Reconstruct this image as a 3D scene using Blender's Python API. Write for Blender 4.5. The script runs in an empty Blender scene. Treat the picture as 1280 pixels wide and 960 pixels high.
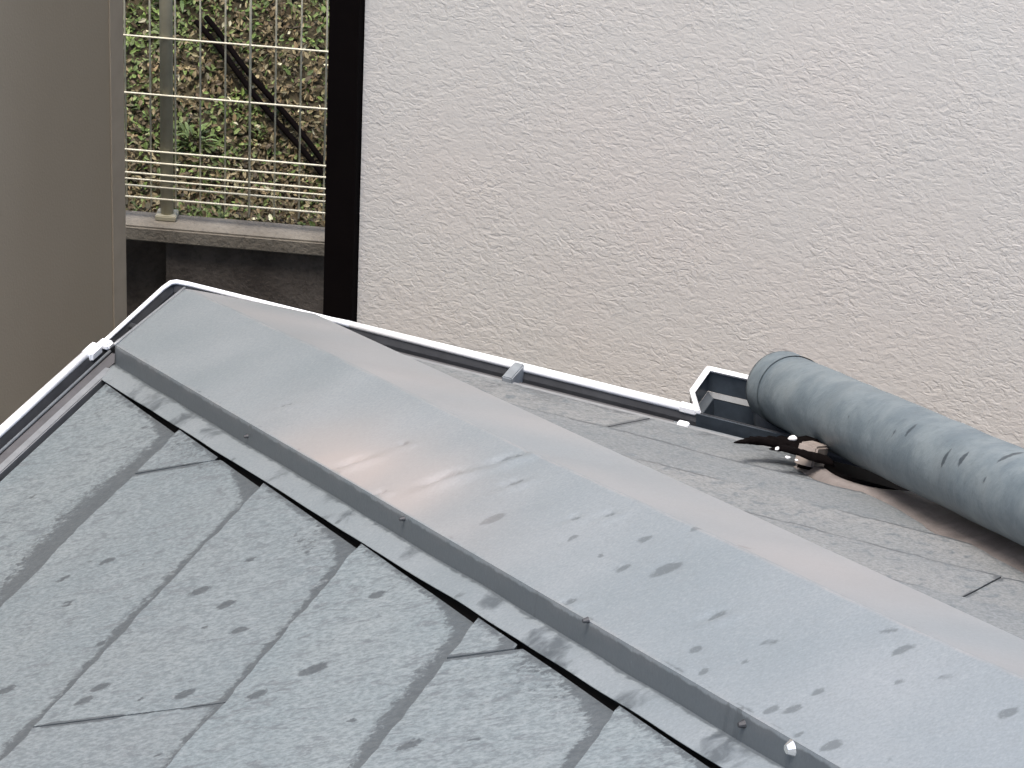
import bpy, bmesh, math, random
import numpy as np
from mathutils import Vector, Matrix, noise
R = math.radians
random.seed(7)
S = bpy.context.scene
C = S.collection
EZ = 2.9                      # eave height above the ground

# ---------------------------------------------------------------- camera
cam = bpy.data.objects.new('camera', bpy.data.cameras.new('camera'))
C.objects.link(cam)
cx = Vector((0.92086, 0.38725, 0.04525)); cy = Vector((-0.23101, 0.44844, 0.86344)); cz = Vector((0.31408, -0.80556, 0.50242))
m = Matrix((cx, cy, cz)).transposed().to_4x4()
m.translation = Vector((1.44163, -2.73313, 1.68289 + EZ))
cam.matrix_world = m
cam.data.sensor_width = 36; cam.data.lens = 4308 / 1280 * 36
cam.data.clip_start = 0.05; cam.data.clip_end = 500
S.camera = cam

# ---------------------------------------------------------------- light
SUN = Vector((0.02, -0.28, 0.95)).normalized()
w = bpy.data.worlds.new('World'); S.world = w; w.use_nodes = True
nt = w.node_tree; bg = nt.nodes['Background']
sky = nt.nodes.new('ShaderNodeTexSky'); sky.sky_type = 'NISHITA'; sky.sun_disc = False
sky.sun_elevation = math.asin(SUN.z); sky.sun_rotation = math.atan2(SUN.x, SUN.y)
sky.dust_density = 3.0; sky.air_density = 1.0; sky.ozone_density = 1.0
nt.links.new(sky.outputs[0], bg.inputs[0]); bg.inputs[1].default_value = 0.15
sl = bpy.data.lights.new('sun', 'SUN'); sl.energy = 1.5; sl.angle = R(25); sl.color = (1.0, 0.93, 0.86)
so = bpy.data.objects.new('sun', sl); C.objects.link(so); so.location = (2, -2, 12)
so.rotation_euler = SUN.to_track_quat('Z', 'Y').to_euler()
S.view_settings.view_transform = 'Standard'; S.view_settings.look = 'None'
S.view_settings.exposure = 1.27; S.view_settings.gamma = 1
S.render.engine = 'CYCLES'

# ---------------------------------------------------------------- materials
class NT:
    def __init__(s, name):
        s.m = bpy.data.materials.new(name); s.m.use_nodes = True; s.t = s.m.node_tree
        s.b = s.t.nodes['Principled BSDF']; s.n = s.t.nodes
        s.tc = s.n.new('ShaderNodeTexCoord')
    def link(s, a, b): s.t.links.new(a, b)
    def noise(s, scale, detail=3, rough=.5, dist=0, stretch=(1, 1, 1), rot=(0, 0, 0)):
        mp = s.n.new('ShaderNodeMapping'); mp.inputs['Scale'].default_value = stretch; mp.inputs['Rotation'].default_value = rot
        s.link(s.tc.outputs['Object'], mp.inputs[0])
        x = s.n.new('ShaderNodeTexNoise'); x.inputs['Scale'].default_value = scale
        x.inputs['Detail'].default_value = detail; x.inputs['Roughness'].default_value = rough
        x.inputs['Distortion'].default_value = dist
        s.link(mp.outputs[0], x.inputs['Vector']); return x.outputs[0]
    def ramp(s, v, stops):
        r = s.n.new('ShaderNodeValToRGB'); e = r.color_ramp.elements
        while len(e) < len(stops): e.new(0.5)
        for q, (p, c) in zip(e, stops):
            q.position = p; q.color = (c, c, c, 1) if not hasattr(c, '__len__') else (*c, 1)
        s.link(v, r.inputs[0]); return r.outputs[0]
    def math(s, op, a, b=None, c=None):
        x = s.n.new('ShaderNodeMath'); x.operation = op
        for i, v in enumerate((a, b, c)):
            if v is None: continue
            if isinstance(v, (int, float)): x.inputs[i].default_value = v
            else: s.link(v, x.inputs[i])
        return x.outputs[0]
    def mix(s, f, a, b, mode='MIX'):
        x = s.n.new('ShaderNodeMix'); x.data_type = 'RGBA'; x.blend_type = mode
        for i, v in ((0, f), (6, a), (7, b)):
            if isinstance(v, (int, float)): x.inputs[i].default_value = v
            elif isinstance(v, tuple): x.inputs[i].default_value = (*v, 1)
            else: s.link(v, x.inputs[i])
        return x.outputs[2]
    def attr(s, name):
        a = s.n.new('ShaderNodeAttribute'); a.attribute_name = name; return a
    def bump(s, h, dist, strength=1.0, prev=None):
        b = s.n.new('ShaderNodeBump'); b.inputs['Distance'].default_value = dist; b.inputs['Strength'].default_value = strength
        s.link(h, b.inputs['Height'])
        if prev: s.link(prev, b.inputs['Normal'])
        return b.outputs[0]
    def out(s, col=None, rough=None, metal=None, normal=None, spec=None):
        for k, v in (('Base Color', col), ('Roughness', rough), ('Metallic', metal), ('Normal', normal), ('Specular IOR Level', spec)):
            if v is None: continue
            if isinstance(v, tuple): s.b.inputs[k].default_value = (*v, 1)
            elif isinstance(v, (int, float)): s.b.inputs[k].default_value = v
            else: s.link(v, s.b.inputs[k])
        return s.m

def plain(name, col, rough=.6, metal=0., var=.15, scale=60, bump=0.0003, spec=.5):
    n = NT(name)
    f = n.noise(scale, 4, .6)
    c = n.mix(n.ramp(f, [(.3, 0.), (.7, 1.)]), tuple(x * (1 - var) for x in col), tuple(min(1, x * (1 + var)) for x in col))
    return n.out(c, rough, metal, n.bump(f, bump) if bump else None, spec)

def slate_mat(name, grain, lo=(.168, .203, .215), hi=(.194, .224, .232)):          # grain = stretch vector: long along the slope
    n = NT(name)
    g1 = n.noise(95, 5, .65, .6, grain); g2 = n.noise(9, 3, .5)
    g3 = n.noise(420, 2, .5); g4 = n.noise(38, 4, .6, 1.0, tuple(.5 + x * .5 for x in grain))
    rnd = n.attr('tone').outputs['Fac']
    base = n.mix(n.ramp(g2, [(.35, 0.), (.65, 1.)]), lo, hi)
    base = n.mix(n.ramp(g1, [(.36, 1.), (.47, 0.)]), base, (.125, .143, .153))
    base = n.mix(n.math('MULTIPLY', n.ramp(g1, [(.56, 0.), (.70, 1.)]), .35), base, (.235, .255, .265))
    base = n.mix(n.math('MULTIPLY', rnd, .5), base, (.160, .180, .192))
    g6 = n.noise(330, 4, .7, 0, tuple(.35 + x * .65 if x < 1 else 1 for x in grain))
    base = n.mix(n.ramp(g6, [(.40, .55), (.52, 0.)]), base, (.100, .120, .130))
    base = n.mix(n.ramp(g6, [(.52, 0.), (.66, .45)]), base, (.27, .30, .31))
    st = n.attr('darkening').outputs['Fac']
    # ragged dirt and painted shade: the attribute pushed up and down by streaky noise, then cut
    k = n.math('ADD', st, n.math('MULTIPLY', n.math('SUBTRACT', g1, .5), .9))
    k = n.math('ADD', k, n.math('MULTIPLY', n.math('SUBTRACT', g4, .5), .55))
    g5 = n.noise(170, 3, .6, 1.2)
    k = n.math('ADD', k, n.math('MULTIPLY', n.math('SUBTRACT', g5, .5), .9))
    k = n.ramp(k, [(.42, 0.), (.60, 1.)])
    k = n.math('MULTIPLY', k, n.ramp(st, [(.06, 0.), (.2, 1.)]))
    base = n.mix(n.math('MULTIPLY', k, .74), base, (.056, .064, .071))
    h = n.math('ADD', n.math('MULTIPLY', g1, 1.0), n.math('MULTIPLY', g3, .25))
    return n.out(base, n.math('SUBTRACT', .62, n.math('MULTIPLY', k, .12)), 0., n.bump(h, .0009), .4)

def cap_mat():
    n = NT('painted_sheet_metal')
    g = n.noise(7, 3, .5); f = n.noise(300, 2, .5); f2 = n.noise(60, 4, .6, .5)
    base = n.mix(n.ramp(g, [(.35, 0.), (.65, 1.)]), (.210, .242, .259), (.243, .270, .285))
    base = n.mix(n.math('MULTIPLY', n.ramp(f2, [(.55, 0.), (.75, 1.)]), .25), base, (.205, .222, .232))
    st = n.attr('darkening').outputs['Fac']
    k = n.math('ADD', st, n.math('MULTIPLY', n.math('SUBTRACT', f2, .5), 1.1))
    k = n.math('MULTIPLY', n.ramp(k, [(.42, 0.), (.62, 1.)]), n.ramp(st, [(.05, 0.), (.2, 1.)]))
    base = n.mix(n.math('MULTIPLY', k, .62), base, (.075, .088, .095))
    f4 = n.noise(420, 3, .7)
    base = n.mix(n.ramp(f4, [(.38, .30), (.50, 0.)]), base, (.15, .175, .185))
    base = n.mix(n.ramp(f4, [(.54, 0.), (.68, .30)]), base, (.34, .37, .38))
    gr = n.attr('grime_shade').outputs['Fac']
    kk = n.math('ADD', gr, n.math('MULTIPLY', n.math('SUBTRACT', f2, .5), 1.2))
    kk = n.math('MULTIPLY', n.ramp(kk, [(.4, 0.), (.7, 1.)]), n.ramp(gr, [(.03, 0.), (.15, 1.)]))
    base = n.mix(n.math('MULTIPLY', kk, .8), base, (.070, .084, .094))
    base = n.mix(n.math('MULTIPLY', n.attr('highlight_wear').outputs['Fac'], .8), base, (.375, .335, .315))  # pale highlights and worn folds mixed into the sheet colour
    return n.out(base, n.ramp(g, [(.3, .42), (.7, .54)]), .08, n.bump(f, .00012, 1, n.bump(f2, .0003)), .5)

def stucco_mat():
    n = NT('white_stucco')
    a = n.noise(92, 3, .55, .9, (1, 1, 1.45)); b = n.noise(240, 3, .55, .5, (1, 1, 1.5)); c = n.noise(5, 2, .5); d = n.noise(1.7, 2, .5)
    h = n.math('ADD', n.ramp(a, [(.32, 0.), (.5, .55), (.56, .62), (.72, 1.)]), n.math('MULTIPLY', b, .8))
    col = n.mix(n.ramp(c, [(.35, 0.), (.65, 1.)]), (.592, .560, .513), (.580, .565, .522))
    col = n.mix(n.math('MULTIPLY', n.ramp(d, [(.35, 0.), (.7, 1.)]), .5), col, (.606, .570, .524))
    return n.out(col, .85, 0., n.bump(n.math('MULTIPLY', h, n.ramp(n.noise(11, 3, .6), [(.3, .45), (.65, 1.)])), .00068), .2)

def leftwall_mat():
    n = NT('taupe_render')
    a = n.noise(2.2, 3, .6, 0, (1, 1, .6)); b = n.noise(260, 2, .5)
    col = n.mix(n.ramp(a, [(.3, 0.), (.7, 1.)]), (.345, .285, .200), (.395, .33, .240))
    return n.out(col, .8, 0., n.bump(b, .0003), .3)

def concrete_mat(name, lo, hi):
    n = NT(name)
    a = n.noise(9, 5, .65, .3); b = n.noise(90, 4, .6)
    col = n.mix(n.ramp(a, [(.35, 0.), (.65, 1.)]), lo, hi)
    col = n.mix(n.math('MULTIPLY', n.ramp(b, [(.5, 0.), (.75, 1.)]), .5), col, tuple(x * .6 for x in lo))
    return n.out(col, .9, 0., n.bump(b, .003), .2)

def tint_mat(name, rough=.6):
    n = NT(name)
    f = n.noise(90, 2, .5)
    c = n.mix(n.math('MULTIPLY', n.ramp(f, [(.4, 0.), (.7, 1.)]), .35), n.attr('tint').outputs['Color'], (.02, .016, .01))
    return n.out(c, rough, 0., None, .4)

M = dict(
    slate_l=slate_mat('slate_facing_left', (.16, 1, 1)), slate_r=slate_mat('slate_facing_right', (1, .16, 1), (.200, .210, .210), (.240, .243, .238)),
    cap=cap_mat(), stucco=stucco_mat(), left=leftwall_mat(),
    trim=plain('taupe_trim', (.365, .303, .220), .9, 0, .08, 20, 0),
    black=plain('black_brown_trim', (.004, .003, .003), .8, 0, .1, 20, 0, .03),
    rim=plain('white_gutter_rim', (.86, .88, .90), .3, 0, .04, 40, 0),
    trough=plain('dark_gutter_lining', (.034, .036, .040), .5, 0, .25, 40, .0004),
    ledge=plain('grey_gutter_ledge', (.20, .22, .235), .45, 0, .15, 60, .0002),
    lipgrey=plain('grey_gutter_wall', (.085, .083, .086), .6, 0, .15, 60, .0002),
    drip=plain('drip_edge_metal', (.25, .26, .265), .5, .3, .12, 60, .0003),
    box=plain('collector_plastic', (.035, .045, .056), .4, 0, .3, 50, .0004),
    boxl=plain('collector_ledge_plastic', (.075, .086, .095), .45, 0, .2, 50, .0004),
    screw=plain('screw_steel', (.75, .75, .73), .25, .8, .1, 60, 0),
    bracket=plain('brown_bracket', (.25, .215, .19), .7, 0, .2, 60, .0006),
    scrap=plain('black_scrap', (.004, .003, .003), .9, 0, .3, 90, .0015, .03),
    fleck=plain('white_fleck', (.8, .8, .78), .4, 0, .1, 60, 0),
    wood=plain('deck_board', (.022, .020, .019), .8, 0, .2, 20, .0005),
    housewall=plain('own_house_wall', (.42, .40, .37), .85, 0, .06, 30, .001),
    coping=concrete_mat('weathered_coping', (.15, .133, .108), (.215, .195, .16)),
    block=concrete_mat('dark_concrete', (.062, .052, .045), (.120, .104, .090)),  # mottled dark base for both wall panels
    soil=concrete_mat('leafy_soil', (.030, .025, .014), (.075, .064, .038)),
    ground=concrete_mat('packed_ground', (.10, .09, .075), (.17, .155, .13)),
    wire=plain('pale_green_wire', (.62, .59, .46), .5, .1, .15, 60, 0),
    post=plain('grey_green_post', (.36, .335, .245), .55, .1, .12, 30, 0),
    hose=plain('black_hose', (.004, .003, .003), .95, 0, .2, 30, 0, .02),
    leaf=tint_mat('dry_and_green_leaves'),
)
def pipe_mat():
    n = NT('weathered_pipe_paint')
    g = n.noise(26, 5, .65, .4); f = n.noise(110, 5, .7); g2 = n.noise(14, 4, .6)
    base = n.mix(n.ramp(g, [(.38, 0.), (.62, 1.)]), (.118, .153, .175), (.176, .214, .232))
    base = n.mix(n.math('MULTIPLY', n.ramp(f, [(.52, 0.), (.72, 1.)]), .5), base, (.080, .108, .128))
    base = n.mix(n.math('MULTIPLY', n.ramp(g2, [(.5, 0.), (.7, 1.)]), .4), base, (.175, .20, .205))
    st = n.attr('darkening').outputs['Fac']
    k = n.math('ADD', st, n.math('MULTIPLY', n.math('SUBTRACT', f, .5), .9))
    k = n.math('MULTIPLY', n.ramp(k, [(.42, 0.), (.6, 1.)]), n.ramp(st, [(.05, 0.), (.2, 1.)]))
    base = n.mix(n.math('MULTIPLY', k, .85), base, (.03, .042, .053))
    return n.out(base, .5, 0., n.bump(f, .0005), .5)
M['pipe'] = pipe_mat()
def saddle_mat():
    n = NT('brown_metal')
    g = n.noise(30, 5, .65, .4); f = n.noise(260, 3, .6)
    base = n.mix(n.ramp(g, [(.35, 0.), (.65, 1.)]), (.165, .145, .134), (.235, .21, .195))  # brown base colour, varied by noise
    return n.out(base, .6, 0.1, n.bump(f, .0006), .4)
M['saddle'] = saddle_mat()

# ---------------------------------------------------------------- helpers
def mesh_obj(name, verts, faces, mat, parent=None, smooth=False, attrs=None, colors=None):
    me = bpy.data.meshes.new(name); me.from_pydata([tuple(v) for v in verts], [], faces)
    me.materials.append(mat)
    if smooth:
        for p in me.polygons: p.use_smooth = True
    for k, v in (attrs or {}).items():
        a = me.attributes.new(k, 'FLOAT', 'POINT'); a.data.foreach_set('value', np.asarray(v, dtype=np.float32))
    if colors is not None:
        a = me.color_attributes.new('tint', 'FLOAT_COLOR', 'POINT'); a.data.foreach_set('color', np.asarray(colors, dtype=np.float32).ravel())
    me.update()
    o = bpy.data.objects.new(name, me); C.objects.link(o)
    if parent: o.parent = parent
    return o
def tag(o, label=None, cat=None, group=None, kind=None):
    for k, v in (('label', label), ('category', cat), ('group', group), ('kind', kind)):
        if v: o[k] = v
    return o
def thing(name, label, cat, group=None, kind=None):
    o = bpy.data.objects.new(name, None); C.objects.link(o); o.empty_display_size = .1
    return tag(o, label, cat, group, kind)
def box_vf(lo, hi, Mx=None):
    v = [Vector((x, y, z)) for x in (lo[0], hi[0]) for y in (lo[1], hi[1]) for z in (lo[2], hi[2])]
    if Mx: v = [Mx @ q for q in v]
    f = [(0, 1, 3, 2), (4, 6, 7, 5), (0, 4, 5, 1), (2, 3, 7, 6), (0, 2, 6, 4), (1, 5, 7, 3)]
    return v, f
def box(name, lo, hi, mat, parent=None, Mx=None, bevel=0):
    v, f = box_vf(lo, hi, Mx); o = mesh_obj(name, v, f, mat, parent)
    if bevel:
        b = bmesh.new(); b.from_mesh(o.data)
        bmesh.ops.bevel(b, geom=b.edges[:], offset=bevel, segments=2, affect='EDGES'); b.to_mesh(o.data); b.free()
    return o
def tube_vf(pts, r, n=8, caps=True):
    pts = [Vector(p) for p in pts]; V = []; F = []
    rr = r if hasattr(r, '__len__') else [r] * len(pts)
    ref = Vector((0, 0, 1)) if abs((pts[-1] - pts[0]).normalized().z) < .9 else Vector((1, 0, 0))
    for i, p in enumerate(pts):
        d = (pts[min(i + 1, len(pts) - 1)] - pts[max(i - 1, 0)]).normalized()
        a = d.cross(ref).normalized(); b = a.cross(d)
        for k in range(n):
            t = 2 * math.pi * k / n; V.append(p + (a * math.cos(t) + b * math.sin(t)) * rr[i])
    for i in range(len(pts) - 1):
        for k in range(n):
            F.append((i * n + k, i * n + (k + 1) % n, (i + 1) * n + (k + 1) % n, (i + 1) * n + k))
    if caps:
        F.append(tuple(range(n))[::-1]); F.append(tuple(range((len(pts) - 1) * n, len(pts) * n)))
    return V, F
def tube(name, pts, r, mat, parent=None, n=8):
    v, f = tube_vf(pts, r, n); return mesh_obj(name, v, f, mat, parent, smooth=(n > 5))
def P(u, v, z): return Vector((u, -v, z + EZ))   # u along the right eave, v along the left eave, z above the gutter rim
def smooth01(x): x = np.clip(x, 0, 1); return x * x * (3 - 2 * x)

# ---------------------------------------------------------------- measured marks (metres on the roof plan)
LEFT_SPOTS = [(0.1076,0.4721,0.0057),(0.2864,0.7199,0.0051),(0.2819,0.6489,0.008),(0.2604,0.6455,0.004),(0.2518,0.6706,0.0069),(0.2819,0.7184,0.0063),(0.3238,0.6688,0.004),(0.4152,0.746,0.0103),(0.4548,0.7763,0.0086),(0.4883,0.8242,0.008),(0.4373,0.7018,0.0063),(0.5304,0.7734,0.0069),(0.4061,0.8876,0.0091),(0.4027,0.9071,0.0086),(0.4908,0.9164,0.0097),(0.4555,0.9142,0.004),(0.5627,0.9446,0.0097),(0.595,0.9148,0.012),(0.5948,0.8104,0.008),(0.3078,0.8582,0.0091),(0.4794,0.984,0.0034),(0.5174,1.002,0.0046),(0.6622,0.9987,0.0046),(0.5872,0.8746,0.0034),(0.4551,0.8101,0.004),(0.7275,1.052,0.0091),(0.8536,1.087,0.0063),(0.7443,0.9317,0.0069),(0.7738,1.055,0.0051),(0.3587,0.8016,0.0057)]
RIGHT_SPOTS = [(0.9963,0.6984,0.0067),(1.051,0.7889,0.0067),(0.9524,0.7631,0.0047),(0.9313,0.6395,0.0053),(0.898,0.3829,0.0053)]
CAP_SPOTS = [(0.5126,0.578,0.006),(0.4788,0.5951,0.0107),(0.5851,0.6624,0.0133),(0.6283,0.649,0.0113),(0.6555,0.7012,0.008),(0.6644,0.7621,0.01),(0.5344,0.6719,0.006),(0.7357,0.787,0.006),(0.7486,0.82,0.006),(0.7632,0.7922,0.0067),(0.8085,0.8864,0.0087),(0.8438,0.9005,0.012),(0.8094,0.8462,0.0067),(0.8463,0.8456,0.006),(0.3405,0.436,0.0053),(0.7881,0.9224,0.006),(0.9072,0.9826,0.008),(0.9077,1.024,0.0053),(0.9249,1.056,0.0053),(0.7831,0.8598,0.0027),(0.9572,1.032,0.0073),(0.9527,1.053,0.0047),(1.035,1.046,0.006),(1.05,1.074,0.0087),(1.048,1.04,0.0033),(1.072,1.09,0.0033),(1.088,1.116,0.006),(1.012,1.107,0.006),(0.9884,1.118,0.0073),(1.002,1.122,0.0067),(1.042,1.144,0.0033),(1.136,1.17,0.0067),(1.04,1.172,0.008),(1.083,1.201,0.0047),(1.062,1.113,0.0053),(1.017,1.154,0.0047),(0.8899,0.8779,0.0053),(0.3066,0.4552,0.004),
    (0.7481,0.8998,0.0053),(0.7429,0.9112,0.004),(0.7866,0.9588,0.0047),(0.6746,0.8456,0.006),(0.3163,0.4923,0.0053),(0.4993,0.6694,0.004),(0.9508,1.103,0.0067),(0.963,1.112,0.006)]
DENTS = {0: 1.0, 1: 1.6, 2: 2.0, 3: 1.6, 4: 1.2, 6: 1.4, 7: .8, 9: .9, 14: .6, 15: .9, 16: .8}
PIPE_SPOTS = [(0.8378,-0.2443,0.1852,0.008),(0.8193,-0.2302,0.1693,0.006),(0.8891,-0.3267,0.214,0.008),(0.9081,-0.3461,0.2299,0.009),(0.9545,-0.3763,0.2631,0.011),(0.7584,-0.1522,0.1265,0.004),(0.9406,-0.3977,0.2468,0.005)]

def spots(u, v, lst):
    s = np.zeros_like(u)
    for (a, b, r) in lst:
        du, dv = u - a, v - b
        d = np.hypot((du * .83 - dv * .56) / 1.1, (du * .56 + dv * .83) / .85) / (r * 1.05)
        s = np.maximum(s, np.clip(1.25 - d, 0, 1))
    return s

# ================================================================ THE ROOF
H = 0.5; U0 = 0.047; STEP = 0.1637; T = 0.0062
roof = thing('hipped_roof', 'blue grey slate hip roof with a bent metal hip cap running down to its corner', 'roof')
def zplane(u): return H * (u - U0)
NSL = 9
edges = [0.047, 0.213, 0.377, 0.540, 0.704, 0.868]
while len(edges) < NSL + 1: edges.append(edges[-1] + STEP)
JL = [0.02, 0.475, 0.937, 0.475, 0.937, 0.475, 0.937, 0.475, 0.937]     # a joint position for each course
JR = [0.538 - .0, 0.09, 0.55, 0.995, 0.54, 0.995, 0.54, 0.995, 0.54]
def nz(a, b, s): return np.array([noise.noise(Vector((float(x) * s, float(y) * s, 3.3))) for x, y in zip(a, b)])
def slate(course, a, b, side):
    e0, e1 = edges[course], edges[course + 1]
    gap = .0007
    a += gap; b -= gap
    hip = .1784 if side == 'l' else .085            # the slates stop at the hip cap
    lim = lambda u: u + hip
    if b < lim(e0) + .004: return
    e1x = min(e1 + .02, b - hip - .005) if b < lim(e1 + .02) else e1 + .02
    if e1x - e0 < .01: return
    fine = a < (1.35 if side == 'l' else 1.5) and e0 < 1.25
    du = .0055 if fine else .05; dv = .006 if fine else .2
    nu = max(2, int((e1x - e0) / du)); nv = max(2, int((b - max(a, lim(e0))) / dv))
    us = np.linspace(e0, e1x, nu + 1); tt = np.linspace(0, 1, nv + 1)
    u = np.repeat(us, nv + 1); lo = np.maximum(a, u + hip); v = lo + (b - lo) * np.tile(tt, nu + 1)
    rj = random.Random(course * 31 + int(a * 100) + (7 if side == 'l' else 0))
    lift = rj.uniform(-.0006, .0008)
    off = (T + lift) * (1 - (u - e0) / (e1 - e0)) + .0006
    # a butt edge that is worn and not quite straight
    wob = nz(v, np.full_like(v, course * 1.7), 28) * .0022 + nz(v, np.full_like(v, course * 3.1), 90) * .0012
    ww = np.clip(1 - (u - e0) / .02, 0, 1) * np.clip((b - v) / .01, 0, 1) * np.clip((v - lo) / .01, 0, 1)
    uu = u + (wob * ww if course else 0)
    z = zplane(u) + off * 1.118 + nz(u, v, 12) * .0006
    # dirt, with the shade of steps and cap edge painted in
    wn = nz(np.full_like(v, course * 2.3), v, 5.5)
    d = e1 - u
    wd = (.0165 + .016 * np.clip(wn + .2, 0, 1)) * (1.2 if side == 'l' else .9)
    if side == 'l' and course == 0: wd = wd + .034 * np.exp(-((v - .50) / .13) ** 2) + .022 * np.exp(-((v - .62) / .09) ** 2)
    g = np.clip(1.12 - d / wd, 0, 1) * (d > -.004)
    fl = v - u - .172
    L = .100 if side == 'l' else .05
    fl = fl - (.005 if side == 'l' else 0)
    g = np.maximum(g, np.clip(1.35 - d / L - np.clip(fl, 0, 9) / (.040 * np.clip(1.15 - d / L, .1, 1)), 0, 1) * .95)  # wedges: dirt plus painted shade beside the lifted flange
    g = np.maximum(g, np.clip(1.0 - fl / .014, 0, .62))  # shade line painted along the flange edge
    g = np.maximum(g, .95 * np.clip(1 - np.minimum(np.abs(v - a), np.abs(b - v)) / .0035, 0, 1) * (.55 + .45 * (nz(u, v, 20) > -.1)))
    # softer, streaky weathering beside the hip on the left face
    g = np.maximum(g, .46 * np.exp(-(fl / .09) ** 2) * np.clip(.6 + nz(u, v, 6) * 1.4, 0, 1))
    if side == 'r' and course:
        d0 = u - e0
        g = np.maximum(g, np.clip(1.3 - d0 / .0085, 0, 1) * np.clip(.62 + nz(u, v, 9) * .9, .15, 1))  # thin shade line of each step painted on the butt edge
    if side == 'r' and course < 2:
        g = np.maximum(g, np.clip(.42 + nz(u, v, 16) * .6, 0, .55) * np.clip(1 - (u - .04) / .2, 0, 1))
    if side == 'r' and course < 2:
        g = np.maximum(g, np.clip(1.35 - np.abs(v - .76) / .10, 0, 1) * np.clip(1.5 - np.abs(u - .06) / .10, 0, 1))  # dark gap under the pipe painted onto the eave slates
    s = np.maximum(g, spots(u, v, LEFT_SPOTS if side == 'l' else RIGHT_SPOTS))
    top = [P(x, y, q) if side == 'l' else P(y, x, q) for x, y, q in zip(uu, v, z)]
    bot = [p - Vector((0, 0, .0052)) for p in top]
    N = len(top); F = []
    idx = lambda i, j: i * (nv + 1) + j
    for i in range(nu):
        for j in range(nv):
            q = (idx(i, j), idx(i, j + 1), idx(i + 1, j + 1), idx(i + 1, j))
            F.append(q if side == 'r' else q[::-1])
    ring = [idx(0, j) for j in range(nv + 1)] + [idx(i, nv) for i in range(1, nu + 1)] + [idx(nu, j) for j in range(nv - 1, -1, -1)] + [idx(i, 0) for i in range(nu - 1, 0, -1)]
    base = {k: N + n_ for n_, k in enumerate(ring)}
    V = top + [bot[k] for k in ring]
    for k in range(len(ring)):
        p, q = ring[k], ring[(k + 1) % len(ring)]
        f = (p, q, base[q], base[p]); F.append(f if side == 'l' else f[::-1])
    st = np.concatenate([s, np.full(len(ring), 1.0)])
    tone = np.full(len(V), rj.uniform(0, 1))
    o = mesh_obj('slate', V, F, M['slate_l' if side == 'l' else 'slate_r'], roof, False, {'darkening': st, 'tone': tone})
    return o
for side, J in (('l', JL), ('r', JR)):
    for c in range(NSL):
        j = J[c]
        cuts = sorted(j + .91 * k * 1.0 for k in range(-3, 4))
        cuts = [x for x in cuts if -0.6 < x < 2.3]
        for a, b in zip(cuts[:-1], cuts[1:]): slate(c, a, min(b, 2.2), side)
# boards under the slates, soffit and walls of the own house
def slab(name, pts, th, mat, parent):
    top = [Vector(p) for p in pts]; bot = [p - Vector((0, 0, th)) for p in top]; n = len(pts)
    F = [tuple(range(n)), tuple(range(2 * n - 1, n - 1, -1))] + [(i + n, (i + 1) % n + n, (i + 1) % n, i) for i in range(n)]
    return mesh_obj(name, top + bot, F, mat, parent)
E = edges[-1] + .02
slab('roof_deck', [P(.052, .052, -.006), P(E, E, zplane(E) - .01), P(E, 2.2, zplane(E) - .01), P(.052, 2.2, -.006)], .02, M['wood'], roof)
slab('roof_deck', [P(.052, .052, -.006), P(2.2, .052, -.006), P(2.2, E, zplane(E) - .01), P(E, E, zplane(E) - .01)], .02, M['wood'], roof)
box('fascia_board', (.062, -2.2, EZ - .17), (.082, -.062, EZ - .03), M['wood'], roof)
box('fascia_board', (.0825, -.082, EZ - .17), (2.2, -.062, EZ - .03), M['wood'], roof)
box('soffit', (.083, -2.2, EZ - .18), (2.2, -.083, EZ - .172), M['housewall'], roof)
lower = thing('house_wall', 'pale rendered wall of the near house under the slate roof', 'house wall')
box('wall', (.45, -2.2, 0.005), (2.2, -.45, EZ - .182), M['housewall'], lower)
# drip edge: folded strips just above the gutter
box('drip_edge', (.027, -2.2, EZ - .008), (.0355, -.19, EZ + .003), M['drip'], roof, bevel=.001)
box('drip_edge', (.205, -.041, EZ - .012), (2.2, -.028, EZ - .001), M['drip'], roof, bevel=.001)

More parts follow.
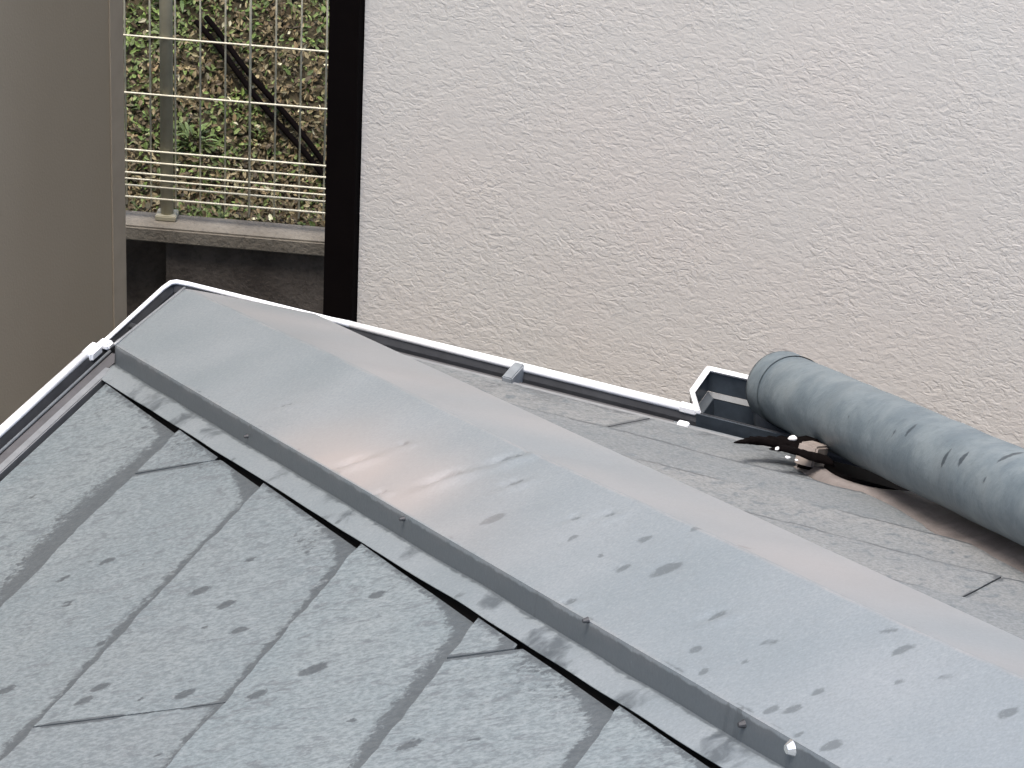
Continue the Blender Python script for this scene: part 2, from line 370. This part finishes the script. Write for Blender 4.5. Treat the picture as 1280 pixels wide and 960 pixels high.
# ---------------------------------------------------------------- the hip cap
def apex(t): return np.interp(t, [0, .05, .34, .64, .86, 1.04, 1.14, 2], [.019, .022, .027, .0265, .031, .033, .036, .036])
prof = []   # (|w|, height above the slate plane at that w, or None for faces)
def cap_piece(name, t0, t1, mitre, lift):
    ws = []; hs = []
    for k in range(9): ws.append(.177 - k * (.030 / 8)); hs.append(('f', 0))
    for k in range(1, 5): ws.append(.147 - k * .0005); hs.append(('d', k / 4))
    for k in range(1, 49): ws.append(.145 * (1 - k / 48)); hs.append(('a', 1 - k / 48))
    full = [(w_, h_, 1) for w_, h_ in zip(ws, hs)] + [(w_, h_, -1) for w_, h_ in reversed(list(zip(ws, hs))[:-1])]
    nt_ = max(4, int((min(t1, 1.35) - t0) / .0055)); extra = 4 if t1 > 1.36 else 0
    sset = np.linspace(0, 1, nt_ + 1)
    wv = np.array([f[0] * f[2] for f in full])
    rows = []
    for s in sset:
        lo = (.03 + np.abs(wv) / 2) if mitre else np.full_like(wv, t0)
        rows.append(lo + (min(t1, 1.35) - lo) * s)
    for k in range(extra): rows.append(np.full_like(wv, 1.35 + (t1 - 1.35) * (k + 1) / extra))
    Tm = np.array(rows); Wm = np.tile(wv, (len(rows), 1))
    Z = np.zeros_like(Tm)
    for j, (w_, (kind, q), sg) in enumerate(full):
        base = -H * w_ / 2
        foot = -H * .147 / 2 + .0085; topA = -H * .145 / 2 + .029
        if kind == 'f': d = base + .0085 + .0012 * math.sin((w_ - .147) / .03 * 3.1)
        elif kind == 'd': d = foot + (topA - foot) * q
        else: d = None
        ap = apex(Tm[:, j])
        if d is None:
            x = 1 - q
            rnd = 0
            d = topA + (ap - topA) * x + rnd
        Z[:, j] = d
    t = Tm.ravel(); w_ = Wm.ravel(); u = t - w_ / 2; v = t + w_ / 2
    z = zplane(t) + Z.ravel() + (lift * (.3 + (np.abs(w_) / .145) ** 3))
    face = (np.abs(w_) < .1445)
    side = np.clip((.145 - np.abs(w_)) / .02, 0, 1) * np.clip(np.abs(w_) / .02, 0, 1)
    z = z + face * side * (nz(u, v, 7.5) * .0007 + nz(u, v, 17) * .00025)
    z = z + (np.abs(w_) > .146) * nz(u, v, 14) * .0014
    for i, (a, b, r) in enumerate(CAP_SPOTS):
        if i in DENTS or i > 37: continue
        du, dv = u - a, v - b
        z = z - .0007 * np.exp(-((du * .83 - dv * .56) / r) ** 2 - ((du * .56 + dv * .83) / (r * .8)) ** 2) * face
    # dents in the sheet
    for i, k in DENTS.items():
        a, b, r = CAP_SPOTS[i]
        # groove runs obliquely over the face
        du, dv = u - a, v - b
        lng = (du * .80 + dv * -.35) / .87; sh = (du * .35 + dv * .80) / .87
        z = z - k * .0032 * np.exp(-(lng / (r * 1.2)) ** 2 - (sh / (r * .55)) ** 2) * face
        z = z + k * .0022 * np.exp(-(lng / (r * 1.6)) ** 2 - ((sh - r * 1.1) / (r * .7)) ** 2) * face
    st = spots(u, v, [CAP_SPOTS[i] for i in range(len(CAP_SPOTS))])
    kk = np.array([nz(np.array([a]), np.array([b]), 40)[0] for a, b, r in CAP_SPOTS])
    gr = np.zeros_like(u)
    aw = np.abs(w_)
    gr = np.maximum(gr, np.clip(1 - np.abs(aw - .1495) / .006, 0, 1) * .6 * (aw > .146))
    gr = np.maximum(gr, ((aw > .1452) & (aw < .1475)) * .95)  # standing face painted darker to hold its shade
    gr = np.maximum(gr, (aw > .15) * np.clip(nz(u, v, 20) * 1.1 + .28, 0, .6))
    gr = np.maximum(gr, np.clip(1 - (aw - .1415) ** 2 / .000012, 0, 1) * np.clip(nz(u, v, 45) * 1.6, 0, .5) * face)
    gr = np.maximum(gr, (w_ > .125) * np.clip(1 - np.abs(t - .392 - (w_ - .145) * .4) / .0035, 0, 1) * .8)
    nw = len(full); nr = len(rows)
    V = [P(x, y, q) for x, y, q in zip(u, v, z)]
    F = []
    for i in range(nr - 1):
        for j in range(nw - 1):
            F.append((i * nw + j, (i + 1) * nw + j, (i + 1) * nw + j + 1, i * nw + j + 1))
    hw = np.clip(1.25 * np.exp(-((t - .57) / .13) ** 2 - ((w_ - .145) / .085) ** 2) * (.85 + nz(u, v, 14) * .6), 0, 1) * face  # warm reflection of the stucco wall painted on the left face
    hw = np.maximum(hw, .45 * np.clip(1.3 - np.abs(w_) / .0022, 0, 1) * np.clip(.7 + nz(u, v, 30), 0, 1))  # worn fold, its highlight painted as a pale line
    hw = np.maximum(hw, .5 * np.clip(1 - np.abs(w_ - .1438) / .002, 0, 1) * np.clip(.4 + nz(u, v, 35) * 1.5, 0, 1))
    hw = np.maximum(hw, (w_ < -.004) * np.clip(.34 + nz(u, v, 7) * .35, 0, .6))  # right face painted paler for light bounced off the white wall
    o = mesh_obj(name, V, F, M['cap'], roof, True, {'darkening': st, 'grime_shade': gr, 'highlight_wear': hw})
    so_ = o.modifiers.new('thick', 'SOLIDIFY'); so_.thickness = .0009; so_.offset = -1
    # hard folds
    me = o.data
    sharp_cols = {0, 8, 12, 60, nw - 13, nw - 9, nw - 1}
    for e in me.edges:
        a, b = e.vertices
        if a % nw == b % nw and a % nw in sharp_cols: e.use_edge_sharp = True
    return o
cap_piece('hip_cap_sheet', .03, 2.0, True, 0.0)
# folded hem along the mitred end
hem = [P(.03, .03 + .147 * k / 10, zplane(.03 + .0735 * k / 10) + float(apex(.03)) * (1 - k / 10) + (-H * .145 / 2 + .029) * k / 10 + .0006) for k in range(11)]
tube('end_hem', hem, .0016, M['drip'], roof, 6)
# screws on the standing face
for (x, y, z), r in zip([(0.3164,-0.4624,0.1509),(0.5763,-0.7223,0.2899),(0.8117,-0.9577,0.4125),(0.971,-1.117,0.4831),(1.0134,-1.1594,0.5072)], [.0016, .0016, .0018, .0022, .0041]):
    b = bmesh.new(); n = Vector((-1, -1, 0)).normalized()
    mt = Matrix.Translation(Vector((x, y, z + EZ)) + n * .0018) @ n.to_track_quat('Z', 'Y').to_matrix().to_4x4()
    bmesh.ops.create_cone(b, cap_ends=True, segments=12, radius1=r * 1.3, radius2=r * .7, depth=.004, matrix=mt)
    me = bpy.data.meshes.new('screw'); b.to_mesh(me); b.free(); me.materials.append(M['screw'] if r > .004 else M['trough'])
    o = bpy.data.objects.new('screw', me); C.objects.link(o); o.parent = roof

# ================================================================ GUTTERS
def extr(name, prof, axis, a0, a1, mat, parent, mit=False, th=.0022):
    """prof: (distance in from the rim, z) ; axis 'v' = left eave, 'u' = right eave"""
    V = []; n = len(prof)
    for q, a in enumerate((a0, a1)):
        for d, z in prof:
            aa = d if (mit and q == 0) else a
            V.append(P(d, aa, z) if axis == 'v' else P(aa, d, z))
    F = [(i, i + 1, n + i + 1, n + i) for i in range(n - 1)]
    if axis == 'u': F = [f[::-1] for f in F]
    o = mesh_obj(name, V, F, mat, parent)
    s = o.modifiers.new('thick', 'SOLIDIFY'); s.thickness = th; s.offset = 0
    return o
gut = thing('rain_gutter', 'dark rain gutter with bright white rim round the slate roof corner', 'gutter')
GP = [(.0, -.001), (.004, -.010), (.006, -.055), (.018, -.070), (.058, -.070), (.060, -.03)]
extr('trough', GP, 'v', 0, 2.2, M['trough'], gut, True)
extr('trough', GP, 'u', 0, 2.2, M['trough'], gut, True)
# inner lip lines
tube('inner_lip', [P(.0105, .15, -.0045), P(.0105, 2.2, -.0045)], .0017, M['ledge'], gut, 6)
tube('inner_lip', [P(.22, .012, -.012), P(2.2, .012, -.012)], .0016, M['ledge'], gut, 6)
box('inner_wall_strip', (.0120, -2.2, EZ - .014), (.0235, -.15, EZ - .006), M['lipgrey'], gut)
box('inner_wall_strip', (.20, -.0265, EZ - .020), (.55, -.0125, EZ - .0095), M['lipgrey'], gut)
def rim(pts, r):
    return tube('rim', pts, r, M['rim'], gut, 10)
rim([P(.0, .165, .0), P(.0, .02, .0), P(.0015, .006, .0), P(.006, .0015, 0), P(.02, 0, 0), P(.18, 0, 0), P(.2, 0, 0)], [.0022, .0024, .0026, .0026, .0026, .0028, .0036])
rim([P(-.003, .165, .001), P(-.003, .30, .001), P(-.003, 2.2, .001)], [.0042, .0046, .0048])
rim([P(.2, 0, 0), P(.385, 0, 0), P(.56, 0, 0)], [.0036, .0045, .0045])
rim([P(.715, 0, 0), P(2.2, 0, 0)], [.0045, .0045])
# joint socket on the left run
box('joint_socket', (-.0075, -.176, EZ - .006), (.005, -.154, EZ + .0048), M['rim'], gut, bevel=.002)
box('joint_socket', (-.004, -.152, EZ - .004), (.010, -.140, EZ + .003), M['rim'], gut, bevel=.002)
tube('clip', [P(.006, .10, -.002), P(.03, .10, -.004)], .0035, M['trough'], gut)
tube('clip', [P(.006, .128, -.004), P(.012, .128, -.01)], .004, M['boxl'], gut)
box('hanger_bracket', (.378, -.034, EZ - .014), (.389, -.001, EZ + .0052), M['ledge'], gut, bevel=.0012)
box('joint_socket', (.550, -.005, EZ - .004), (.570, .004, EZ + .005), M['rim'], gut, bevel=.002)
box('clip', (.560, -.034, EZ - .006), (.571, -.026, EZ + .002), M['rim'], gut, bevel=.001)
# collector box hung on the right run
col = thing('collector_box', 'dark open gutter collector box with white chamfered rim beside the pipe end', 'rain collector')
out = [(.571, .004), (.552, -.031), (.551, -.081), (.704, -.085), (.706, -.02), (.69, .004)]
def loop_wall(name, outl, z0, z1, sc0, mat, parent, closed_floor=None):
    cxx = sum(p[0] for p in outl) / len(outl); cyy = sum(p[1] for p in outl) / len(outl)
    V = []
    for p in outl: V.append(P(p[0], p[1], z1))
    for p in outl: V.append(P(cxx + (p[0] - cxx) * sc0, cyy + (p[1] - cyy) * sc0, z0))
    n = len(outl); F = [(i, (i + 1) % n, n + (i + 1) % n, n + i) for i in range(n)]
    if closed_floor: F.append(tuple(range(n, 2 * n)))
    o = mesh_obj(name, V, F, mat, parent); s = o.modifiers.new('thick', 'SOLIDIFY'); s.thickness = .002; s.offset = 1
    return o
def shrink(o, k): return [((x - .628) * k + .628, (y + .042) * k - .042) for x, y in o]
loop_wall('body', out, -.024, 0, .98, M['box'], col)
loop_wall('ledge', shrink(out, .98), -.028, -.0245, .90, M['boxl'], col)
loop_wall('hopper', shrink(out, .875), -.085, -.0285, .93, M['box'], col, True)
rp = [P(x, y, .0005) for x, y in (out[0], (.5695, .001), (.5535, -.028), out[1], (.552, -.034), (.551, -.078), out[2], (.554, -.0812), (.70, -.0849), out[3])]
tube('rim', rp, .0030, M['rim'], col, 5)
tube('outlet_pipe', [P(.628, -.042, -.085), P(.628, -.042, -.5)], .03, M['box'], col, 14)

# ================================================================ THE PIPE
PA = Vector((0.6404, 0.059, 0.0105 + EZ)); PB = Vector((0.9721, -0.3844, 0.2322 + EZ))
PR_ = .0357
pipe = thing('drain_pipe', 'thick weathered blue grey round pipe lying down the right side of the slate roof', 'pipe')
def cylinder_grid(name, a, b, r, n, m_, mat, parent, cap0=True, noise_amp=.0006):
    d = (b - a); L = d.length; d.normalize(); x = d.cross(Vector((0, 0, 1))).normalized(); y = x.cross(d)
    V = []; F = []
    for i in range(m_ + 1):
        c = a + d * (L * i / m_)
        for k in range(n):
            t = 2 * math.pi * k / n; dirv = x * math.cos(t) + y * math.sin(t)
            V.append(c + dirv * (r + noise.noise((c + dirv * r) * 30) * noise_amp))
    for i in range(m_):
        for k in range(n):
            F.append((i * n + k, (i + 1) * n + k, (i + 1) * n + (k + 1) % n, i * n + (k + 1) % n))
    if cap0:
        F.append(tuple(range(n)))
    vs = np.array([tuple(v) for v in V]); st = np.zeros(len(V))
    for i, (X, Y, Z, q) in enumerate(PIPE_SPOTS):
        dv = vs - np.array([X, Y, Z + EZ])
        al = dv @ np.array(d); rad = np.linalg.norm(dv, axis=1)
        ac = np.sqrt(np.maximum(rad ** 2 - al ** 2, 0))
        st = np.maximum(st, np.clip(1.3 - np.sqrt((al / (q * .55)) ** 2 + (ac / (q * 1.5)) ** 2), 0, 1))
    return mesh_obj(name, V, F, mat, parent, True, {'darkening': st})
pd = (PB - PA).normalized()
cylinder_grid('pipe_body', PA - pd * .012, PB + pd * 1.1, PR_, 72, 260, M['pipe'], pipe)
cylinder_grid('end_collar', PA - pd * .020, PA + pd * .016, PR_ + .0011, 64, 6, M['pipe'], pipe)
# short outlet under the end, turned down into the collector
v, f = tube_vf([PA + Vector((-.004, .004, -.020)), PA + Vector((-.006, .006, -.040)), PA + Vector((-.006, .006, -.060))], [.030, .027, .025], 16)
mesh_obj('outlet', v, f, M['boxl'], pipe, True)

# warped brown sheet-metal saddle under the pipe
def cat(p, n):
    p = [Vector(q) for q in p]; out = []
    for i in range(len(p) - 1):
        p0 = p[max(i - 1, 0)]; p1 = p[i]; p2 = p[i + 1]; p3 = p[min(i + 2, len(p) - 1)]
        for k in range(n):
            t = k / n
            out.append(.5 * ((2 * p1) + (-p0 + p2) * t + (2 * p0 - 5 * p1 + 4 * p2 - p3) * t * t + (-p0 + 3 * p1 - 3 * p2 + p3) * t ** 3))
    out.append(p[-1]); return out
near = cat([(0.6976,-0.1176,0.042),(0.7518,-0.186,0.0762),(0.8176,-0.2368,0.1016),(0.894,-0.3414,0.1539),(0.9532,-0.4195,0.193),(1.004,-0.4728,0.2196),(1.09,-0.585,0.2757)], 8)
top = cat([(0.735,-0.150,0.066),(0.761,-0.182,0.079),(0.8000,-0.2070,0.0930),(0.8471,-0.198,0.0951),(0.8928,-0.2572,0.1297),(0.9986,-0.4066,0.2044),(1.09,-0.53,0.266)], 8)
sad = thing('saddle_flashing', 'brown curved metal strip lifted under the thick pipe', 'flashing')
V = []; F = []; K = 12
for a, b in zip(near, top):
    for k in range(K + 1):
        x = k / K
        p = a.lerp(b, x); hump = math.sin(x * math.pi * .5) - x
        p = p + Vector((0, 0, .006 * hump + noise.noise(p * 35) * .0012 - .004 * (1 - x)))
        V.append(p + Vector((0, 0, EZ)))
    for k in range(1, 5): V.append(b + Vector((.002 * k, .006 * k, EZ - .0045 * k * k * .5)))
n = K + 5
for i in range(len(near) - 1):
    for k in range(n - 1): F.append((i * n + k, (i + 1) * n + k, (i + 1) * n + k + 1, i * n + k + 1))
o = mesh_obj('metal_strip', V, F, M['saddle'], sad, True)
s_ = o.modifiers.new('thick', 'SOLIDIFY'); s_.thickness = .0015; s_.offset = -1
vs_ = []
for k in range(13):
    u_ = .716 + .15 * k / 12; wv_ = noise.noise(Vector((u_ * 60, 0, 5))) * .004
    for v_ in (.046, .15 + wv_): vs_.append(P(u_, v_, zplane(v_) + .0115))
strip = mesh_obj('dark_gap_strip', vs_, [(2 * k, 2 * k + 1, 2 * k + 3, 2 * k + 2) for k in range(12)], M['black'], sad)  # added black strip, standing in for the dark gap under the pipe
s_ = strip.modifiers.new('thick', 'SOLIDIFY'); s_.thickness = .003; s_.offset = -1
Mx = Matrix.Translation((.7225, -.128, .066 + EZ)) @ Matrix.Rotation(R(-8), 4, 'Z') @ Matrix.Rotation(R(-24), 4, 'X')
box('foot_block', (-.009, -.016, -.014), (.010, .014, .008), M['bracket'], sad, Mx, bevel=.002)

# black pointed scrap with white flecks, wedged under the pipe
sc = thing('black_scrap', 'torn pointed black scrap with white flecks stuck below the pipe end', 'scrap')
def ribbon(name, pts, wid, th, mat, parent):
    pts = cat(pts, 6); V = []; F = []; n = len(pts)
    for i, p in enumerate(pts):
        wd = np.interp(i / (n - 1), np.linspace(0, 1, len(wid)), wid)
        d = (pts[min(i + 1, n - 1)] - pts[max(i - 1, 0)]).normalized()
        s = d.cross(Vector((0, 0, 1))).normalized(); jig = noise.noise(p * 260) * .45 * wd
        for q in ((-1, 0), (-.5, th), (.5, th), (1, 0), (0, -th * .6)):
            V.append(p + s * (wd * q[0] + jig) + Vector((0, 0, q[1] * min(1, wd / .006) + EZ)))
    for i in range(n - 1):
        for k in range(5): F.append((i * 5 + k, i * 5 + (k + 1) % 5, (i + 1) * 5 + (k + 1) % 5, (i + 1) * 5 + k))
    F.append((0, 1, 2, 3, 4)); F.append(tuple((n - 1) * 5 + k for k in range(5))[::-1])
    return mesh_obj(name, V, F, mat, parent, True)
ribbon('torn_strip', [(.6715, -.205, .103), (.674, -.165, .083), (.684, -.135, .068), (.700, -.115, .060), (.722, -.100, .056)], [.0008, .005, .010, .014, .016], .005, M['scrap'], sc)
ribbon('torn_strip', [(.700, -.19, .096), (.712, -.178, .092), (.726, -.160, .080), (.742, -.140, .068)], [.001, .006, .010, .010], .004, M['scrap'], sc)
for (x, y, z), (a, b) in zip([(0.6988,-0.1143,0.0692),(0.7145,-0.2157,0.1179),(0.7391,-0.266,0.1431),(0.7476,-0.2676,0.1438)], [(.0062, .0030), (.0024, .0020), (.0038, .0016), (.0022, .0014)]):
    p0 = Vector((x, y, z + EZ - .003))
    bm = bmesh.new(); mt = Matrix.Translation(p0) @ Matrix.Rotation(R(28), 4, 'Z') @ Matrix.Rotation(R(30), 4, 'X') @ Matrix.Diagonal((a * .7, b * .9, a * .45, 1))
    bmesh.ops.create_icosphere(bm, subdivisions=2, radius=1, matrix=mt)
    for v_ in bm.verts: v_.co += Vector([noise.noise(v_.co * 400)] * 3) * .0012
    me = bpy.data.meshes.new('fleck'); bm.to_mesh(me); bm.free(); me.materials.append(M['fleck'])
    for p_ in me.polygons: p_.use_smooth = True
    o = bpy.data.objects.new('fleck', me); C.objects.link(o); o.parent = sc

# ================================================================ NEIGHBOURING WALLS
wh = thing('stucco_house', 'neighbouring house wall of off white rough stucco behind the gutter', 'house')
box('stucco_wall', (-.064, .6, 0.004), (6, 1.55, 6.2), M['stucco'], wh)
box('corner_board', (-.104, .588, 0.003), (-.0655, .70, 6.19), M['black'], wh)
box('roof', (-.2, .5, 6.203), (6.2, 1.65, 6.33), M['drip'], wh)
lh = thing('taupe_building', 'shaded taupe smooth rendered building wall on the left', 'building')
box('rendered_wall', (-4.5, -3.2, 0.004), (-.600, .962, 5.2), M['left'], lh)
box('corner_trim', (-.63, .963, 0.003), (-.5985, .999, 5.19), M['trim'], lh)
box('roof', (-4.7, -3.4, 5.203), (-.5, 1.1, 5.32), M['drip'], lh)

# ================================================================ FENCE AND SLOPE
FO = Vector((-1.44639, 2.99307, -1.6612 + EZ)); FX = Vector((.95476, .29737, 0)); FY = Vector((-.29737, .95476, 0))
FM = Matrix(((FX.x, FY.x, 0, FO.x), (FX.y, FY.y, 0, FO.y), (0, 0, 1, FO.z), (0, 0, 0, 1)))
ret = thing('retaining_wall', 'dark concrete wall with lighter weathered coping under the wire fence', 'retaining wall')
box('wall_panel', (-.128, -.02, -1.236), (2.6, .14, -.0535), M['block'], ret, FM)
box('wall_panel', (-2.6, .015, -1.236), (-.131, .14, -.0535), M['block'], ret, FM)
box('coping', (-2.6, -.04, -.053), (2.6, .032, -.018), M['coping'], ret, FM, bevel=.004)
fen = thing('wire_mesh_fence', 'pale green welded wire mesh fence standing on the concrete wall', 'fence')
for px_ in (-2.13, -.131, 1.869):
    tube('post', [FM @ Vector((px_, .012, -.0175)), FM @ Vector((px_, .012, 1.05))], .0138, M['post'], fen, 14)
    box('post_foot', (px_ - .022, -.008, -.0176), (px_ + .022, .030, -.006), M['post'], fen, FM, bevel=.002)
def wire(a, b, r): tube('wire', [FM @ Vector(a), FM @ Vector(b)], r, M['wire'], fen, 6)
zs = [.9, .78, .655, .529, .400, .2715, .1415, .115, .0885, .059, .032]
for z in zs: wire((-2.1, -.004, z), (1.86, -.004, z), .0021)
wire((-2.1, -.012, .0785), (1.86, -.012, .0785), .0018)
x = -2.1 + .034
k = 0
xs = [-.214 + .0518 * i for i in range(-14, 21)]
for x in xs: wire((x, 0, .012), (x, 0, .93), .0019)
wire((.0455, -.012, .012), (.0455, -.012, .93), .0016)

def slope_z(x, y):
    base = -.05 + max(0, y - .12) * math.tan(R(32))
    base = min(base, 3.2 + .05 * y)
    k = min(1, max(0, (y - .03) / .12))
    return base + k * (noise.noise(Vector((x * 3, y * 3, 0))) * .035 + noise.noise(Vector((x * 11, y * 11, 4))) * .012)
V = []; F = []; nx, ny = 130, 130
for i in range(nx + 1):
    for j in range(ny + 1):
        x = -4 + 8 * i / nx; y = .030 + (j / ny) ** 1.6 * 6; V.append(FM @ Vector((x, y, slope_z(x, y) if j else -.06)))
for i in range(nx):
    for j in range(ny): a = i * (ny + 1) + j; F.append((a, a + ny + 1, a + ny + 2, a + 1))
tag(mesh_obj('hillside', V, F, M['soil'], None, True), kind='structure')
V = [(-60, -60, 0), (60, -60, 0), (60, 60, 0), (-60, 60, 0)]
tag(mesh_obj('ground', V, [(0, 1, 2, 3)], M['ground']), kind='structure')

rl = random.Random(11)
def leaf(V, F, Cc, p, nrm, ln, wd, ang, col, curl=.25, droop=0):
    nrm = nrm.normalized(); t = nrm.cross(Vector((math.cos(ang), math.sin(ang), .1))).normalized(); s = nrm.cross(t)
    b = len(V)
    for (l, q, zc) in ((0, 0, 0), (.35, .5, 0), (.35, -.5, 0), (.45, 0, -.15), (.75, .36, 0), (.75, -.36, 0), (1, 0, -.1)):
        V.append(p + t * ln * l + s * wd * q + nrm * (zc * wd + curl * ln * (l * (1 - l)) * 1.2 - droop * ln * l * l))
        Cc.append((*col, 1))
    F += [(b, b + 1, b + 3), (b, b + 3, b + 2), (b + 1, b + 4, b + 3), (b + 3, b + 5, b + 2), (b + 3, b + 4, b + 6), (b + 3, b + 6, b + 5)]
browns = [(.12, .098, .058), (.085, .066, .04), (.17, .145, .095), (.06, .044, .027), (.11, .10, .062), (.04, .03, .018), (.13, .098, .06)]
greens = [(.07, .11, .03), (.10, .15, .045), (.05, .075, .025), (.13, .17, .07)]
up = Vector((0, -.35, 1))
def scatter(n, xr, yr, pick, size, lift):
    V = []; F = []; Cc = []
    for _ in range(n):
        x = rl.uniform(*xr); y = yr[0] + (yr[1] - yr[0]) * rl.random() ** 1.5
        z = slope_z(x, y) + rl.uniform(*lift)
        nr = up + Vector((rl.gauss(0, .75), rl.gauss(0, .75), rl.gauss(0, .3)))
        c = pick(x, y); sz = rl.uniform(*size); k_ = rl.uniform(.55, 1.5)
        leaf(V, F, Cc, Vector((x, y, z)), nr, sz, sz * rl.uniform(.3, .6), rl.uniform(0, 6.3), tuple(min(.8, a * k_ * q_) for a, q_ in zip(c, (1.45, 1.4, 1.15))), rl.uniform(-.3, .5))
    return [FM @ v for v in V], F, Cc
def pick(x, y):
    g = noise.noise(Vector((x * 5, y * 5, 9)))
    r = rl.random()
    if r > .985: return (.40, .39, .32)
    if r < .16 + (.35 if g > .15 else 0) + (.3 if (y > .42 and x < .0) else 0): return rl.choice(greens)
    return rl.choice(browns)
V, F, Cc = scatter(90000, (-1.1, 1.1), (.034, 1.7), pick, (.008, .021), (.0, .03))
tag(mesh_obj('leaf_litter', V, F, M['leaf'], None, False, None, Cc), 'dry brown and green fallen leaves covering the slope behind the fence', 'leaf litter', None, 'stuff')
# leafy tuft behind the post
def tuft(name, x0, y0, n, ln, label, cols):
    V = []; F = []; Cc = []; sV = []; sF = []
    root = thing(name, label, 'plant')
    for i in range(n):
        a = rl.uniform(0, 6.3); t = rl.uniform(.3, 1.25)
        d = Vector((math.cos(a) * math.sin(t), math.sin(a) * math.sin(t), math.cos(t)))
        p = Vector((x0, y0, slope_z(x0, y0))) + Vector((rl.gauss(0, .010), rl.gauss(0, .010), .006))
        q = p + d * ln * rl.uniform(.15, .5)
        L = ln * rl.uniform(.5, 1.0)
        # blade leaf along d
        side = d.cross(Vector((0, 0, 1))).normalized(); nn_ = side.cross(d)
        w_ = L * rl.uniform(.10, .2); b = len(V); c = rl.choice(cols); kk = rl.uniform(.7, 1.35)
        for l, ww_ in ((0, .2), (.3, .9), (.6, 1), (.85, .6), (1, 0.05)):
            for sg in (-1, 1): V.append(q + d * L * l + side * w_ * .5 * ww_ * sg - Vector((0, 0, L * .45 * l * l))); Cc.append((*[x_ * kk for x_ in c], 1))
        for r_ in range(4): F.append((b + 2 * r_, b + 2 * r_ + 1, b + 2 * r_ + 3, b + 2 * r_ + 2))
        vv, ff = tube_vf([p, p.lerp(q, .5) + Vector((0, 0, .002)), q], .0008, 4); bb = len(sV); sV += vv; sF += [tuple(k + bb for k in g) for g in ff]
    mesh_obj('leaves', [FM @ v for v in V], F, M['leaf'], root, False, None, Cc)
    mesh_obj('stems', [FM @ v for v in sV], sF, M['soil'], root)
tuft('leafy_plant', -.120, .25, 46, .066, 'fresh green leafy tuft growing behind the fence beside the post', [(.15, .21, .06), (.19, .25, .10), (.11, .15, .05)])
tuft('leafy_plant', -.21, .56, 46, .07, 'dark green leafy clump high on the slope left of the black hoses', [(.05, .09, .025), (.09, .14, .04), (.035, .06, .02)])
tuft('leafy_plant', .13, .60, 46, .06, 'dull green leafy clump at the top of the slope near the black corner board', [(.07, .10, .035), (.10, .13, .05)])
# two black hoses
for nm, dx, lab in (('black_hose', 0.0, 'left one of the two thin black hoses running down the leafy slope'), ('black_hose', .017, 'right one of the two thin black hoses running down the leafy slope')):
    pts = []
    for k in range(24):
        q = k / 23; x = -.152 + .338 * q + dx + (math.sin(q * 9 + dx * 90) * .0035); y = .475 - .32 * q + (.0 if dx == 0 else .012)
        pts.append(FM @ Vector((x, y, slope_z(x, y) * .2 + (-.05 + max(0, y - .12) * math.tan(R(32))) * .8 + .050)))
    tag(tube(nm, pts, .0062, M['hose'], None, 8), lab, 'hose', 'black hoses running down the slope')
